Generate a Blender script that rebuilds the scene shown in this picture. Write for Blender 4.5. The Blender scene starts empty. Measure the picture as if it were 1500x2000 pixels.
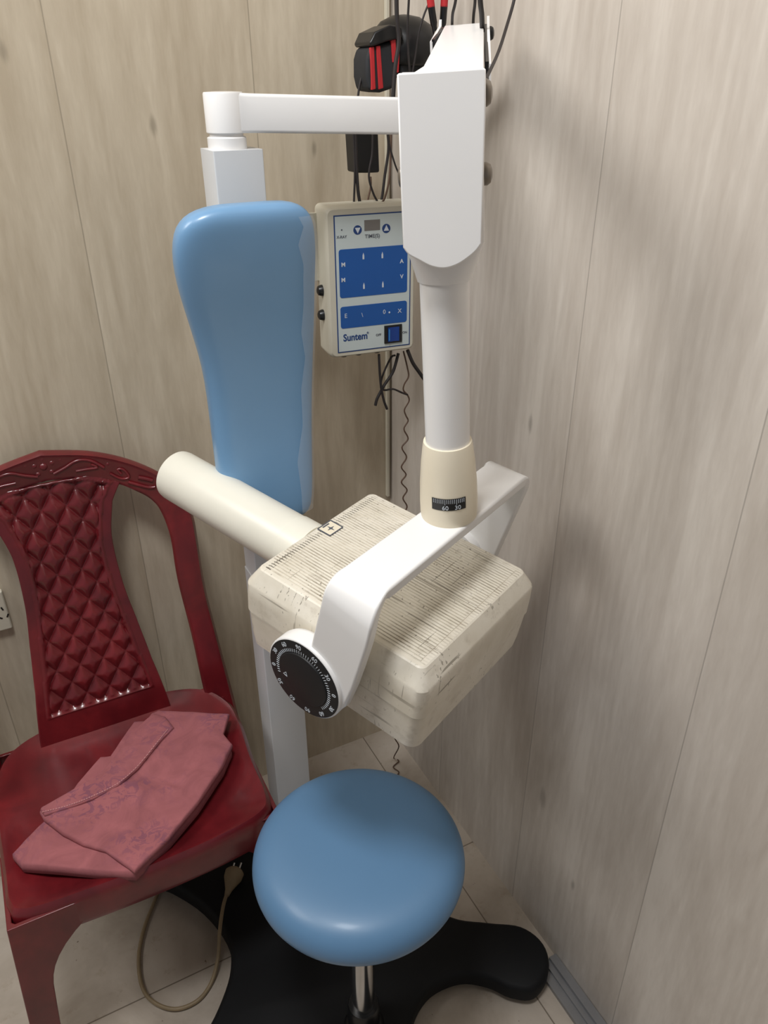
import bpy, bmesh, math, random
from mathutils import Vector, Matrix, noise
V = Vector
PI = math.pi
random.seed(7)
S = bpy.context.scene
COL = S.collection

# ------------------------------------------------------------------ camera
F_PX, H = 1515.0, 1.42
PITCH, YAW, ROLL = math.atan(850 / 1515.0), math.radians(27.3), math.radians(-0.25)
fw = V((math.sin(YAW) * math.cos(PITCH), math.cos(YAW) * math.cos(PITCH), -math.sin(PITCH)))
rt = V((math.cos(YAW), -math.sin(YAW), 0))
up = rt.cross(fw)
cr, sr = math.cos(ROLL), math.sin(ROLL)
cam_x = rt * cr + up * sr
cam_y = -rt * sr + up * cr
cd = bpy.data.cameras.new('camera')
cd.sensor_fit = 'AUTO'
cd.sensor_width = 36.0
cd.lens = F_PX / 2000 * 36.0
cd.clip_start = 0.01
cam = bpy.data.objects.new('camera', cd)
COL.objects.link(cam)
cam.matrix_world = Matrix(((cam_x.x, cam_y.x, -fw.x, 0), (cam_x.y, cam_y.y, -fw.y, 0), (cam_x.z, cam_y.z, -fw.z, H), (0, 0, 0, 1)))
S.camera = cam
EYE = V((0, 0, H))

def ray(px, py):
    x, y = (px - 750) / F_PX, -(py - 1000) / F_PX
    return fw + cam_x * x + cam_y * y
def P(px, py, d): return EYE + ray(px, py) * d
def on(px, py, o, n):
    r = ray(px, py)
    return EYE + r * ((o - EYE).dot(n) / r.dot(n))
def aty(px, py, y): return on(px, py, V((0, y, 0)), V((0, 1, 0)))
def atx(px, py, x): return on(px, py, V((x, 0, 0)), V((1, 0, 0)))
def atz(px, py, z): return on(px, py, V((0, 0, z)), V((0, 0, 1)))

# ------------------------------------------------------------------ world, light, exposure
w = bpy.data.worlds.new('world'); S.world = w; w.use_nodes = True
w.node_tree.nodes['Background'].inputs[0].default_value = (0.93, 0.95, 1.0, 1)
w.node_tree.nodes['Background'].inputs[1].default_value = 0.23
def area(name, loc, target, sx, sy, power, col):
    l = bpy.data.lights.new(name, 'AREA'); l.shape = 'RECTANGLE'; l.size = sx; l.size_y = sy
    l.energy = power; l.color = col
    o = bpy.data.objects.new(name, l); COL.objects.link(o); o.location = loc
    o.rotation_euler = (V(target) - V(loc)).to_track_quat('-Z', 'Y').to_euler()
    return o
area('wall_lamp_light', (-1.0, 1.0, 2.3), (0.35, 0.7, 0.9), 0.6, 0.6, 13.5, (1.0, 0.985, 0.96))
area('ceiling_lamp_light', (-0.12, 0.38, 2.5), (0.1, 0.5, 0.0), 0.35, 0.35, 19, (0.98, 0.99, 1.0))
S.view_settings.view_transform = 'Standard'
S.view_settings.look = 'None'
S.view_settings.gamma = 1
S.view_settings.exposure = 0.0
S.view_settings.use_curve_mapping = False

# ------------------------------------------------------------------ materials
def srgb(c):
    return tuple(((x / 255) / 12.92 if x / 255 <= 0.04045 else ((x / 255 + 0.055) / 1.055) ** 2.4) for x in c) + (1,)
class NT:
    def __init__(s, name, rough=0.5, spec=0.5, metal=0.0, coat=0.0):
        s.m = bpy.data.materials.new(name); s.m.use_nodes = True
        s.t = s.m.node_tree; s.b = s.t.nodes['Principled BSDF']
        s.b.inputs['Roughness'].default_value = rough
        s.b.inputs['Specular IOR Level'].default_value = spec
        s.b.inputs['Metallic'].default_value = metal
        s.b.inputs['Coat Weight'].default_value = coat
        s.b.inputs['Coat Roughness'].default_value = 0.15
    def n(s, typ, **kw):
        nd = s.t.nodes.new(typ)
        for k, v in kw.items():
            if isinstance(k, str) and hasattr(nd, k): setattr(nd, k, v)
        return nd
    def l(s, a, b): s.t.links.new(a, b)
    def math(s, op, a, b=None, c=None):
        nd = s.n('ShaderNodeMath', operation=op)
        for i, v in enumerate((a, b, c)):
            if v is None: continue
            if isinstance(v, (int, float)): nd.inputs[i].default_value = v
            else: s.l(v, nd.inputs[i])
        return nd.outputs[0]
    def coord(s, scale=(1, 1, 1), kind='Object'):
        tc = s.n('ShaderNodeTexCoord'); mp = s.n('ShaderNodeMapping')
        mp.inputs['Scale'].default_value = scale
        s.l(tc.outputs[kind], mp.inputs['Vector'])
        return mp.outputs[0]
    def noise(s, vec, scale, detail=4, rough=0.55, dist=0.0):
        nd = s.n('ShaderNodeTexNoise'); nd.inputs['Scale'].default_value = scale
        nd.inputs['Detail'].default_value = detail; nd.inputs['Roughness'].default_value = rough
        nd.inputs['Distortion'].default_value = dist
        s.l(vec, nd.inputs['Vector']); return nd.outputs['Fac']
    def ramp(s, fac, stops):
        nd = s.n('ShaderNodeValToRGB'); e = nd.color_ramp.elements
        while len(e) < len(stops): e.new(0.5)
        for i, (p, c) in enumerate(stops):
            e[i].position = p; e[i].color = c if len(c) == 4 else c + (1,)
        s.l(fac, nd.inputs[0]); return nd.outputs[0]
    def mix(s, fac, a, b, mode='MIX'):
        nd = s.n('ShaderNodeMix', data_type='RGBA', blend_type=mode)
        for i, v in ((0, fac), (6, a), (7, b)):
            if isinstance(v, (int, float, tuple)): nd.inputs[i].default_value = v
            else: s.l(v, nd.inputs[i])
        return nd.outputs[2]
    def color(s, c):
        if isinstance(c, tuple): s.b.inputs['Base Color'].default_value = c
        else: s.l(c, s.b.inputs['Base Color'])
    def bump(s, h, strength=0.3, dist=0.001):
        nd = s.n('ShaderNodeBump'); nd.inputs['Strength'].default_value = strength; nd.inputs['Distance'].default_value = dist
        s.l(h, nd.inputs['Height']); s.l(nd.outputs[0], s.b.inputs['Normal'])

BW = (0, 0, 0, 1), (1, 1, 1, 1)
def plain(name, rgb, rough=0.45, var=0.06, scale=12, spec=0.5, metal=0.0, coat=0.0, bump=0.0):
    a = NT(name, rough, spec, metal, coat)
    v = a.coord()
    f = a.noise(v, scale, 5, 0.6)
    c = srgb(rgb)
    lo = tuple(x * (1 - var) for x in c[:3]) + (1,); hi = tuple(min(1, x * (1 + var)) for x in c[:3]) + (1,)
    a.color(a.ramp(f, [(0.3, lo), (0.7, hi)]))
    if bump: a.bump(a.noise(v, scale * 12, 3), bump, 0.0006)
    return a.m

def wood_wall(name, axis, seams, light, dark, knots):
    """printed wood-grain wall panels; axis = the horizontal coordinate (0 x, 1 y), seams = panel joints"""
    a = NT(name, 0.42, 0.35)
    tc = a.n('ShaderNodeTexCoord'); sp = a.n('ShaderNodeSeparateXYZ'); a.l(tc.outputs['Object'], sp.inputs[0])
    h = sp.outputs[axis]; z = sp.outputs[2]
    # panel id from the seams
    pid = None
    for s_ in seams:
        g = a.math('GREATER_THAN', h, s_)
        pid = g if pid is None else a.math('ADD', pid, g)
    off = a.math('MULTIPLY', pid, 3.37)
    cb = a.n('ShaderNodeCombineXYZ')
    a.l(a.math('ADD', a.math('MULTIPLY', h, 1.0), off), cb.inputs[0]); a.l(a.math('MULTIPLY', z, 0.16), cb.inputs[2])
    a.l(off, cb.inputs[1])
    vec = cb.outputs[0]
    warp = a.noise(vec, 5.0, 2, 0.5)
    big = a.noise(vec, 7.0, 4, 0.55, 1.2)
    # cathedral grain: fine lines following contour lines of a slow field
    field = a.math('ADD', a.math('MULTIPLY', warp, 60.0), a.math('MULTIPLY', h, 260.0))
    lines = a.math('SINE', field)
    fine = a.noise(vec, 190.0, 3, 0.6)
    mid = a.noise(vec, 45.0, 4, 0.6, 0.6)
    t = a.math('ADD', a.math('MULTIPLY', big, 0.58), a.math('ADD', a.math('MULTIPLY', mid, 0.27), a.math('MULTIPLY', fine, 0.15)))
    t = a.math('ADD', t, a.math('MULTIPLY', lines, 0.022))
    c = a.ramp(t, [(0.36, srgb(dark)), (0.5, tuple((x + y) / 2 for x, y in zip(srgb(dark), srgb(light)))), (0.62, srgb(light))])
    # knots
    for (kh, kz, kr) in knots:
        dh = a.math('SUBTRACT', h, kh); dz = a.math('MULTIPLY', a.math('SUBTRACT', z, kz), 0.38)
        d = a.math('SQRT', a.math('ADD', a.math('MULTIPLY', dh, dh), a.math('MULTIPLY', dz, dz)))
        d = a.math('ADD', d, a.math('MULTIPLY', fine, kr * 0.5))
        k = a.n('ShaderNodeMapRange', interpolation_type='SMOOTHSTEP'); a.l(d, k.inputs[0])
        k.inputs[1].default_value = kr * 0.4; k.inputs[2].default_value = kr * 1.5
        k.inputs[3].default_value = 0.55; k.inputs[4].default_value = 0.0
        c = a.mix(k.outputs[0], c, tuple(x * 0.5 for x in srgb(dark)[:3]) + (1,))
    # joints
    j = None
    for s_ in seams:
        g = a.math('LESS_THAN', a.math('ABSOLUTE', a.math('SUBTRACT', h, s_)), 0.0009)
        j = g if j is None else a.math('MAXIMUM', j, g)
    c = a.mix(a.math('MULTIPLY', j, 0.45), c, tuple(x * 0.4 for x in srgb(dark)[:3]) + (1,))
    a.color(c)
    a.bump(a.math('SUBTRACT', a.math('ADD', a.math('MULTIPLY', fine, 0.5), a.math('MULTIPLY', lines, 0.12)), j), 0.22, 0.0008)
    return a.m

def floor_mat():
    a = NT('cream_tile', 0.32, 0.4)
    tc = a.n('ShaderNodeTexCoord'); sp = a.n('ShaderNodeSeparateXYZ'); a.l(tc.outputs['Object'], sp.inputs[0])
    x, y = sp.outputs[0], sp.outputs[1]
    v = tc.outputs['Object']
    base = a.ramp(a.noise(v, 5, 5, 0.65, 0.5), [(0.3, srgb((160, 148, 134))), (0.55, srgb((186, 175, 162))), (0.75, srgb((200, 191, 180)))])
    stain = a.noise(v, 22, 6, 0.7)
    base = a.mix(a.ramp(stain, [(0.58, BW[0]), (0.72, (0.55, 0.55, 0.55, 1))]), base, srgb((150, 132, 110)))
    speck = a.noise(v, 95, 2, 0.5)
    base = a.mix(a.ramp(speck, [(0.735, BW[0]), (0.76, (0.7, 0.7, 0.7, 1))]), base, srgb((96, 80, 64)))
    def line(c, p0, pitch):
        m = a.math('PINGPONG', a.math('SUBTRACT', c, p0), pitch / 2)
        return a.math('LESS_THAN', m, 0.0012)
    g = a.math('MAXIMUM', line(x, 0.592, 0.40), line(y, 0.888, 0.40))
    c = a.mix(a.math('MULTIPLY', g, 0.75), base, srgb((92, 80, 66)))
    a.color(c); a.bump(a.math('SUBTRACT', 1.0, g), 0.4, 0.001)
    return a.m

def cream_dirty(name, ribs):
    """yellowed plastic with scratches; ribs adds grime in the grooves of the grille face"""
    a = NT(name, 0.42, 0.45)
    tc = a.n('ShaderNodeTexCoord'); sp = a.n('ShaderNodeSeparateXYZ'); a.l(tc.outputs['Object'], sp.inputs[0])
    x, y = sp.outputs[0], sp.outputs[1]
    v = tc.outputs['Object']
    base = a.ramp(a.noise(v, 14, 5, 0.6), [(0.3, srgb((214, 206, 189))), (0.7, srgb((236, 230, 217)))])
    # long thin dirty scratches, kept to a few patches
    s1 = a.ramp(a.noise(a.coord((230, 6, 150)), 1.0, 2, 0.5, 0.25), [(0.655, BW[0]), (0.69, BW[1])])
    s2 = a.ramp(a.noise(a.coord((8, 280, 80)), 1.0, 2, 0.5, 0.25), [(0.675, BW[0]), (0.70, BW[1])])
    s3 = a.ramp(a.noise(a.coord((180, 220, 12)), 1.0, 2, 0.5, 0.3), [(0.66, BW[0]), (0.69, BW[1])])
    patch = a.ramp(a.noise(v, 9, 2, 0.5), [(0.44, BW[0]), (0.56, BW[1])])
    crack = a.math('MULTIPLY', a.math('MAXIMUM', s1, a.math('MAXIMUM', s2, s3)), patch)
    base = a.mix(a.math('MULTIPLY', crack, 0.6), base, srgb((88, 76, 58)))
    grime = a.ramp(a.noise(v, 30, 6, 0.7), [(0.55, BW[0]), (0.75, (0.5, 0.5, 0.5, 1))])
    base = a.mix(grime, base, srgb((158, 144, 122)))
    if ribs:
        gn = a.n('ShaderNodeSeparateXYZ'); a.l(tc.outputs['Normal'], gn.inputs[0])
        top = a.math('GREATER_THAN', gn.outputs[2], 0.9)
        inx = a.math('LESS_THAN', a.math('ABSOLUTE', x), RIB_HALF)
        groove = a.math('GREATER_THAN', a.math('FRACT', a.math('ADD', a.math('DIVIDE', x, RIB_PITCH), 100.0)), 0.62)
        wear = a.ramp(a.noise(a.coord((1.0, 0.35, 1)), 26, 5, 0.75), [(0.44, (0.12, 0.12, 0.12, 1)), (0.60, (0.9, 0.9, 0.9, 1))])
        f = a.math('MULTIPLY', a.math('MULTIPLY', a.math('MULTIPLY', groove, top), inx), wear)
        base = a.mix(a.math('MULTIPLY', f, 0.8), base, srgb((120, 104, 80)))
        spots = a.math('MULTIPLY', a.math('MULTIPLY', groove, a.math('GREATER_THAN', y, 0.108)), a.math('MULTIPLY', top, inx))
        spots = a.math('MULTIPLY', spots, a.math('LESS_THAN', y, 0.1155))
        base = a.mix(a.math('MULTIPLY', spots, 0.8), base, srgb((56, 48, 38)))
    a.color(base)
    return a.m

RIB_PITCH, RIB_HALF = 0.0046, 0.1045
M = {}
M['wall_r'] = wood_wall('pale_wood_panel', 1, [0.464, 0.746, 1.028], (214, 206, 196), (188, 178, 167), [(0.70, 0.33, 0.010), (0.83, 0.98, 0.006), (0.60, 0.22, 0.005), (0.93, 0.55, 0.006), (0.40, 1.03, 0.003)])
M['wall_b'] = wood_wall('tan_wood_panel', 0, [-0.125, 0.157, 0.437], (210, 198, 177), (182, 168, 146), [(0.28, 1.36, 0.006), (0.33, 1.19, 0.006), (0.10, 1.45, 0.006), (0.53, 1.32, 0.005), (0.02, 1.2, 0.004), (0.47, 0.9, 0.005)])
M['floor'] = floor_mat()
M['paint'] = plain('ceiling_paint', (225, 222, 214), 0.8, 0.02)
M['white'] = plain('white_enamel', (236, 235, 234), 0.30, 0.015, 8, 0.45)
M['white2'] = plain('column_enamel', (216, 218, 220), 0.38, 0.02, 9, 0.4)
M['cream'] = plain('cream_plastic', (232, 222, 200), 0.34, 0.03, 14, 0.5)
M['cone'] = plain('ivory_plastic', (232, 229, 216), 0.32, 0.025, 10, 0.5)
M['shell_ribs'] = cream_dirty('yellowed_ribbed_plastic', True)
M['shell'] = cream_dirty('yellowed_plastic', False)
M['blue'] = plain('blue_vinyl', (111, 153, 192), 0.36, 0.03, 6, 0.5, coat=0.25, bump=0.03)
M['blue2'] = plain('blue_vinyl_seat', (92, 131, 168), 0.42, 0.03, 6, 0.5, coat=0.08, bump=0.05)
M['black'] = plain('black_plastic', (18, 19, 21), 0.35, 0.1)
M['dialblack'] = plain('satin_black', (16, 17, 20), 0.55, 0.08)
M['blackmat'] = plain('black_painted_steel', (17, 18, 20), 0.62, 0.12, 8, 0.25)
M['rubber'] = plain('dark_cable_rubber', (38, 33, 33), 0.55, 0.1)
M['bolt'] = plain('grey_bolt', (130, 122, 112), 0.35, 0.06, 12, 0.5, 0.6)
M['chrome'] = plain('chrome', (205, 205, 205), 0.16, 0.05, 20, 0.5, 1.0)
M['alu'] = plain('aluminium', (150, 150, 152), 0.35, 0.05, 30, 0.5, 0.6)
M['box'] = plain('greyish_cream_plastic', (203, 198, 182), 0.45, 0.03)
M['overlay'] = plain('pale_grey_overlay', (196, 206, 206), 0.35, 0.02)
M['navy'] = plain('panel_blue', (22, 84, 158), 0.35, 0.03)
M['ink'] = plain('dark_blue_ink', (26, 62, 120), 0.5, 0.03)
M['greyink'] = plain('grey_ink', (84, 88, 98), 0.5, 0.03)
M['lightink'] = plain('white_ink', (205, 212, 220), 0.5, 0.02)
M['display'] = plain('grey_display', (116, 112, 108), 0.2, 0.05, 30)
M['switch'] = plain('blue_rocker', (20, 62, 140), 0.2, 0.05)
M['switch2'] = plain('light_blue_rocker', (50, 130, 200), 0.2, 0.05)
M['red'] = plain('red_stripe', (190, 40, 46), 0.6, 0.05)
M['padblack'] = plain('black_nylon', (34, 36, 40), 0.7, 0.15, 40)
M['socket'] = plain('socket_plastic', (206, 200, 182), 0.4, 0.02)
M['cord'] = plain('beige_cord', (138, 120, 92), 0.6, 0.12, 30)
M['brown'] = plain('brown_cord', (92, 70, 56), 0.6, 0.1, 30)
M['tape'] = NT('clear_tape', 0.12, 0.6).m
tb = M['tape'].node_tree.nodes['Principled BSDF']; tb.inputs['Base Color'].default_value = (0.85, 0.9, 0.95, 1); tb.inputs['Alpha'].default_value = 0.16

def red_plastic():
    a = NT('maroon_plastic', 0.28, 0.5, coat=0.45)
    v = a.coord((1, 1, 1))
    f = a.noise(v, 9, 5, 0.6, 0.8); st = a.noise(a.coord((3, 1.2, 1)), 7, 4, 0.6)
    c = a.ramp(a.math('ADD', a.math('MULTIPLY', f, 0.6), a.math('MULTIPLY', st, 0.4)), [(0.36, srgb((84, 19, 25))), (0.52, srgb((104, 25, 31))), (0.68, srgb((128, 34, 39)))])
    a.color(c); a.bump(a.noise(v, 60, 3), 0.08, 0.001)
    return a.m
M['maroon'] = red_plastic()
def cloth_mat():
    a = NT('pink_cotton', 0.9, 0.1)
    v = a.coord()
    f = a.noise(v, 16, 4, 0.6, 1.5); g = a.noise(v, 44, 5, 0.6, 2.0)
    patch = a.ramp(a.noise(v, 11, 2), [(0.42, BW[0]), (0.62, BW[1])])
    c = a.ramp(f, [(0.3, srgb((144, 88, 92))), (0.7, srgb((166, 102, 106)))])
    m = a.math('MULTIPLY', a.ramp(g, [(0.50, BW[0]), (0.56, (0.8, 0.8, 0.8, 1))]), patch)
    c = a.mix(a.math('MULTIPLY', m, 0.75), c, srgb((118, 76, 96)))
    a.color(c); a.bump(a.noise(v, 420, 2), 0.35, 0.0006)
    return a.m
M['cloth'] = cloth_mat()

# ------------------------------------------------------------------ object helpers
W = {}
def thing(name, label, cat, loc=(0, 0, 0), group=None):
    o = bpy.data.objects.new(name, None); COL.objects.link(o); o.empty_display_size = 0.05
    o.location = loc; W[o] = Matrix.Translation(V(loc))
    tag(o, label, cat, group); return o
def tag(o, label, cat, group=None):
    o['label'] = label; o['category'] = cat
    if group: o['group'] = group
    return o
def frame(o, x, y, z):
    return Matrix(((x.x, y.x, z.x, o.x), (x.y, y.y, z.y, o.y), (x.z, y.z, z.z, o.z), (0, 0, 0, 1)))

class MB:
    def __init__(s): s.v = []; s.f = []
    def add(s, verts, faces):
        b = len(s.v); s.v += [V(p) for p in verts]; s.f += [tuple(i + b for i in f) for f in faces]; return s
    def loft(s, rings, cap0=True, cap1=True, closed=True):
        n = len(rings[0]); vs = [p for r in rings for p in r]; fs = []
        for i in range(len(rings) - 1):
            for j in range(n if closed else n - 1):
                k = (j + 1) % n
                fs.append((i * n + j, i * n + k, (i + 1) * n + k, (i + 1) * n + j))
        if cap0: fs.append(tuple(range(n - 1, -1, -1)))
        if cap1: fs.append(tuple((len(rings) - 1) * n + j for j in range(n)))
        return s.add(vs, fs)
    def box(s, c, x, y, z):
        """centre and half-extent vectors"""
        c, x, y, z = V(c), V(x), V(y), V(z)
        if x.cross(y).dot(z) < 0: x = -x
        r = lambda k: [c - x - y + z * k, c + x - y + z * k, c + x + y + z * k, c - x + y + z * k]
        return s.loft([r(-1), r(1)])
    def abox(s, lo, hi):
        lo, hi = V(lo), V(hi); c = (lo + hi) / 2; h = (hi - lo) / 2
        return s.box(c, (h.x, 0, 0), (0, h.y, 0), (0, 0, h.z))
    def lathe(s, o, ax, prof, n=40, cap0=True, cap1=True, ref=None):
        """prof = (radius, height along ax)"""
        ax = V(ax).normalized(); o = V(o)
        e = (ref or (V((0, 0, 1)) if abs(ax.z) < 0.9 else V((1, 0, 0))))
        x = (e - ax * e.dot(ax)).normalized(); y = ax.cross(x)
        rings = [[o + ax * h + (x * math.cos(2 * PI * j / n) + y * math.sin(2 * PI * j / n)) * max(r, 1e-5) for j in range(n)] for r, h in prof]
        return s.loft(rings, cap0, cap1)
    def prism(s, pts, off):
        pts = [V(p) for p in pts]; off = V(off)
        nrm = V((0, 0, 0))
        for i in range(len(pts)): nrm += pts[i].cross(pts[(i + 1) % len(pts)])
        if nrm.dot(off) < 0: pts = pts[::-1]
        return s.loft([pts, [p + off for p in pts]])
    def tube(s, pts, r, n=8, smooth=6, cap=True):
        pts = [V(p) for p in pts]
        if smooth > 1 and len(pts) > 2: pts = spline(pts, smooth)
        rad = r if isinstance(r, (list, tuple)) else None
        rings = []; prev = None
        for i, p in enumerate(pts):
            t = (pts[min(i + 1, len(pts) - 1)] - pts[max(i - 1, 0)]).normalized()
            if prev is None: prev = t.orthogonal().normalized()
            x = (prev - t * prev.dot(t)).normalized(); prev = x; y = t.cross(x)
            rr = r if rad is None else rad[0] + (rad[1] - rad[0]) * i / (len(pts) - 1)
            rings.append([p + (x * math.cos(2 * PI * j / n) + y * math.sin(2 * PI * j / n)) * rr for j in range(n)])
        return s.loft(rings, cap, cap)
    def build(s, name, mat, parent=None, fr=None, bevel=0.0, seg=3, angle=38, label=None, smooth=True, subdiv=0):
        pw = W[parent] if parent else Matrix.Identity(4)
        if fr is None: fr = pw.copy() if parent else Matrix.Identity(4)
        inv = fr.inverted()
        me = bpy.data.meshes.new(name)
        me.from_pydata([inv @ p for p in s.v], [], s.f); me.update()
        bm = bmesh.new(); bm.from_mesh(me); bmesh.ops.remove_doubles(bm, verts=bm.verts, dist=1e-6)
        bmesh.ops.recalc_face_normals(bm, faces=bm.faces); bm.to_mesh(me); bm.free()
        if smooth:
            me.polygons.foreach_set('use_smooth', [True] * len(me.polygons))
            me.set_sharp_from_angle(angle=math.radians(angle))
        me.materials.append(mat)
        o = bpy.data.objects.new(name, me); COL.objects.link(o)
        if parent: o.parent = parent
        o.matrix_basis = pw.inverted() @ fr; W[o] = fr
        if bevel:
            b = o.modifiers.new('bevel', 'BEVEL'); b.width = bevel; b.segments = seg; b.limit_method = 'ANGLE'; b.angle_limit = math.radians(40); b.harden_normals = True
        if subdiv:
            q = o.modifiers.new('subdiv', 'SUBSURF'); q.levels = subdiv; q.render_levels = subdiv
        if label: o['label'] = label
        return o

def spline(pts, k, closed=False):
    out = []; n = len(pts)
    rng = range(n if closed else n - 1)
    for i in rng:
        if closed: p0, p1, p2, p3 = pts[(i - 1) % n], pts[i], pts[(i + 1) % n], pts[(i + 2) % n]
        else: p0, p1, p2, p3 = pts[max(i - 1, 0)], pts[i], pts[i + 1], pts[min(i + 2, n - 1)]
        for j in range(k):
            t = j / k
            out.append(0.5 * ((2 * p1) + (p2 - p0) * t + (2 * p0 - 5 * p1 + 4 * p2 - p3) * t * t + (3 * p1 - p0 - 3 * p2 + p3) * t ** 3))
    if not closed: out.append(pts[-1])
    return out
def rrect(w, l, r, n=6):
    """rounded rectangle outline, half sizes w,l"""
    out = []
    for cx, cy, a0 in ((w - r, l - r, 0), (-w + r, l - r, 90), (-w + r, -l + r, 180), (w - r, -l + r, 270)):
        for i in range(n + 1):
            t = math.radians(a0 + 90 * i / n); out.append((cx + r * math.cos(t), cy + r * math.sin(t)))
    return out
def text_mesh(mb, txt, size, fr, bold=0.0, depth=0.0003, sx=1.0, align='CENTER'):
    c = bpy.data.curves.new('t', 'FONT'); c.body = txt; c.size = size; c.align_x = align; c.align_y = 'CENTER'
    c.extrude = depth / 2; c.offset = bold; c.resolution_u = 3
    o = bpy.data.objects.new('t', c); COL.objects.link(o)
    me = bpy.data.meshes.new_from_object(o.evaluated_get(bpy.context.evaluated_depsgraph_get()))
    mb.add([fr @ V((v.co.x * sx, v.co.y, v.co.z)) for v in me.vertices], [tuple(p.vertices) for p in me.polygons])
    bpy.data.objects.remove(o); bpy.data.curves.remove(c); bpy.data.meshes.remove(me)

# ------------------------------------------------------------------ the room
WX, WY = 0.668, 1.265
def struct(name, mb, mat, **k):
    o = mb.build(name, mat, **k); o['kind'] = 'structure'; return o
struct('floor', MB().abox((-2.6, -2.0, -0.05), (WX + 0.08, WY + 0.08, 0)), M['floor'])
struct('wall_back', MB().abox((-2.6, WY, 0), (WX + 0.06, WY + 0.06, 2.6)), M['wall_b'])
struct('wall_right', MB().abox((WX, -2.0, 0), (WX + 0.06, WY, 2.6)), M['wall_r'])
struct('ceiling', MB().abox((-2.6, -2.0, 2.6), (WX + 0.08, WY + 0.08, 2.65)), M['paint'])
# trunking in the corner and aluminium track along the right wall
struct('trim_1', MB().abox((0.6565, WY - 0.008, 0.66), (0.6625, WY, 2.6)), M['socket'], bevel=0.001)
tr = MB()
for x0, x1, h in ((0.622, 0.628, 0.008), (0.628, 0.652, 0.003), (0.640, 0.644, 0.007), (0.652, 0.667, 0.010)):
    tr.abox((x0, -0.9, 0), (x1, 0.61, h))
struct('trim_2', tr, M['alu'])

# ------------------------------------------------------------------ x-ray unit
U0 = V((0.31, 0.84, 0))
unit = thing('dental_xray_unit', 'white dental x-ray machine with cream head, blue seat and backrest on a black base', 'x-ray machine', U0)

# base plate
half = [(0.31, 1.125), (0.38, 1.115), (0.42, 1.08), (0.46, 1.05), (0.50, 1.035), (0.535, 1.01), (0.53, 0.975), (0.50, 0.94), (0.485, 0.90), (0.480, 0.82), (0.520, 0.742), (0.575, 0.700),
        (0.625, 0.665), (0.642, 0.620), (0.622, 0.578), (0.578, 0.560), (0.543, 0.580), (0.518, 0.612), (0.478, 0.640), (0.420, 0.645), (0.372, 0.620), (0.345, 0.575), (0.338, 0.50), (0.325, 0.45), (0.31, 0.44)]
left = [(0.31, 1.125), (0.22, 1.085), (0.165, 1.09), (0.11, 1.13), (0.055, 1.13), (0.035, 1.09), (0.070, 1.050), (0.112, 0.980), (0.134, 0.90), (0.124, 0.84), (0.085, 0.785), (0.03, 0.735),
        (-0.02, 0.69), (-0.035, 0.64), (-0.01, 0.60), (0.04, 0.59), (0.09, 0.625), (0.15, 0.65), (0.205, 0.64), (0.245, 0.605), (0.268, 0.56), (0.280, 0.49), (0.295, 0.45)]
outl = spline([V((x, y, 0)) for x, y in half[:-1]] + [V((0.31, 0.44, 0))] + [V((x, y, 0)) for x, y in left[:0:-1]], 5, True)
c0 = V((0.31, 0.85, 0))
bmB = MB()
rings = []
for ins, z in ((0.006, 0.012), (0.0, 0.018), (0.0, 0.042), (0.003, 0.048), (0.009, 0.051)):
    r_ = []
    for i, p in enumerate(outl):
        t = (outl[(i + 1) % len(outl)] - outl[i - 1]).normalized(); nn = V((t.y, -t.x, 0))
        if i == 0: sgn = 1 if nn.dot(p - c0) > 0 else -1
        r_.append(p - nn * sgn * ins + V((0, 0, z)))
    rings.append(r_)
bmB.loft(rings)
base = bmB.build('base', M['blackmat'], unit)
for fx, fy in ((0.60, 0.61), (0.0, 0.64), (0.49, 1.0), (0.075, 1.10), (0.31, 0.49)):
    MB().lathe((fx, fy, 0), (0, 0, 1), [(0.018, 0), (0.020, 0.003), (0.016, 0.013)], 20).build('rubber_foot', M['black'], base)

# column
CX, CY = 0.328, 1.055
col = MB()
col.loft([[V((CX + x, CY + y, z)) for x, y in rrect(0.034, 0.030, 0.002, 3)] for z in (0.051, 0.70)])
col.loft([[V((CX + x, CY + y, z)) for x, y in rrect(0.0325, 0.029, 0.002, 3)] for z in (0.69, 1.338, 1.341)])
column = col.build('column', M['white2'], unit)
JX = aty(443, 270, CY).x
jc = MB().lathe((JX, CY, 1.341), (0, 0, 1), [(0.0245, 0), (0.0245, 0.013), (0.021, 0.015), (0.021, 0.018)], 32)
jc.build('swivel_collar', M['white'], unit)

# backrest
bk_z = [0.800, 0.806, 0.818, 0.86, 0.93, 1.00, 1.06, 1.10, 1.14, 1.18, 1.215, 1.245, 1.268, 1.280, 1.285]
YB = 0.985
def pad_curve(t): return 0.018 * math.sin(t * PI * 1.5) - 0.018 * max(0, (t - 0.62) / 0.38) ** 1.5
def edges():
    # silhouette of the pad read at distance YB: (y pixel, left, right)
    t = [(395, 430, 545), (400, 395, 572), (410, 368, 590), (425, 350, 603), (445, 339, 610), (480, 335, 614), (520, 340, 614), (560, 350, 613), (600, 363, 612), (650, 379, 611), (700, 394, 609), (760, 404, 607), (830, 412, 606), (900, 421, 607), (960, 427, 608), (1000, 431, 606), (1012, 440, 598), (1020, 460, 580)]
    out = []
    for y, l, r in t:
        z_ = aty(l, y, YB).z; yy = YB
        for _ in range(3):
            t_ = min(1, max(0, (z_ - 0.829) / (1.283 - 0.829)))
            yy = YB + pad_curve(t_); z_ = aty((l + r) / 2, y, yy).z
        a_, b_ = aty(l, y, yy), aty(r, y, yy)
        out.append(((a_.z + b_.z) / 2, a_.x, b_.x))
    return out
ed = edges()[::-1]
rings = []
z0, z1 = ed[0][0], ed[-1][0]
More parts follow.
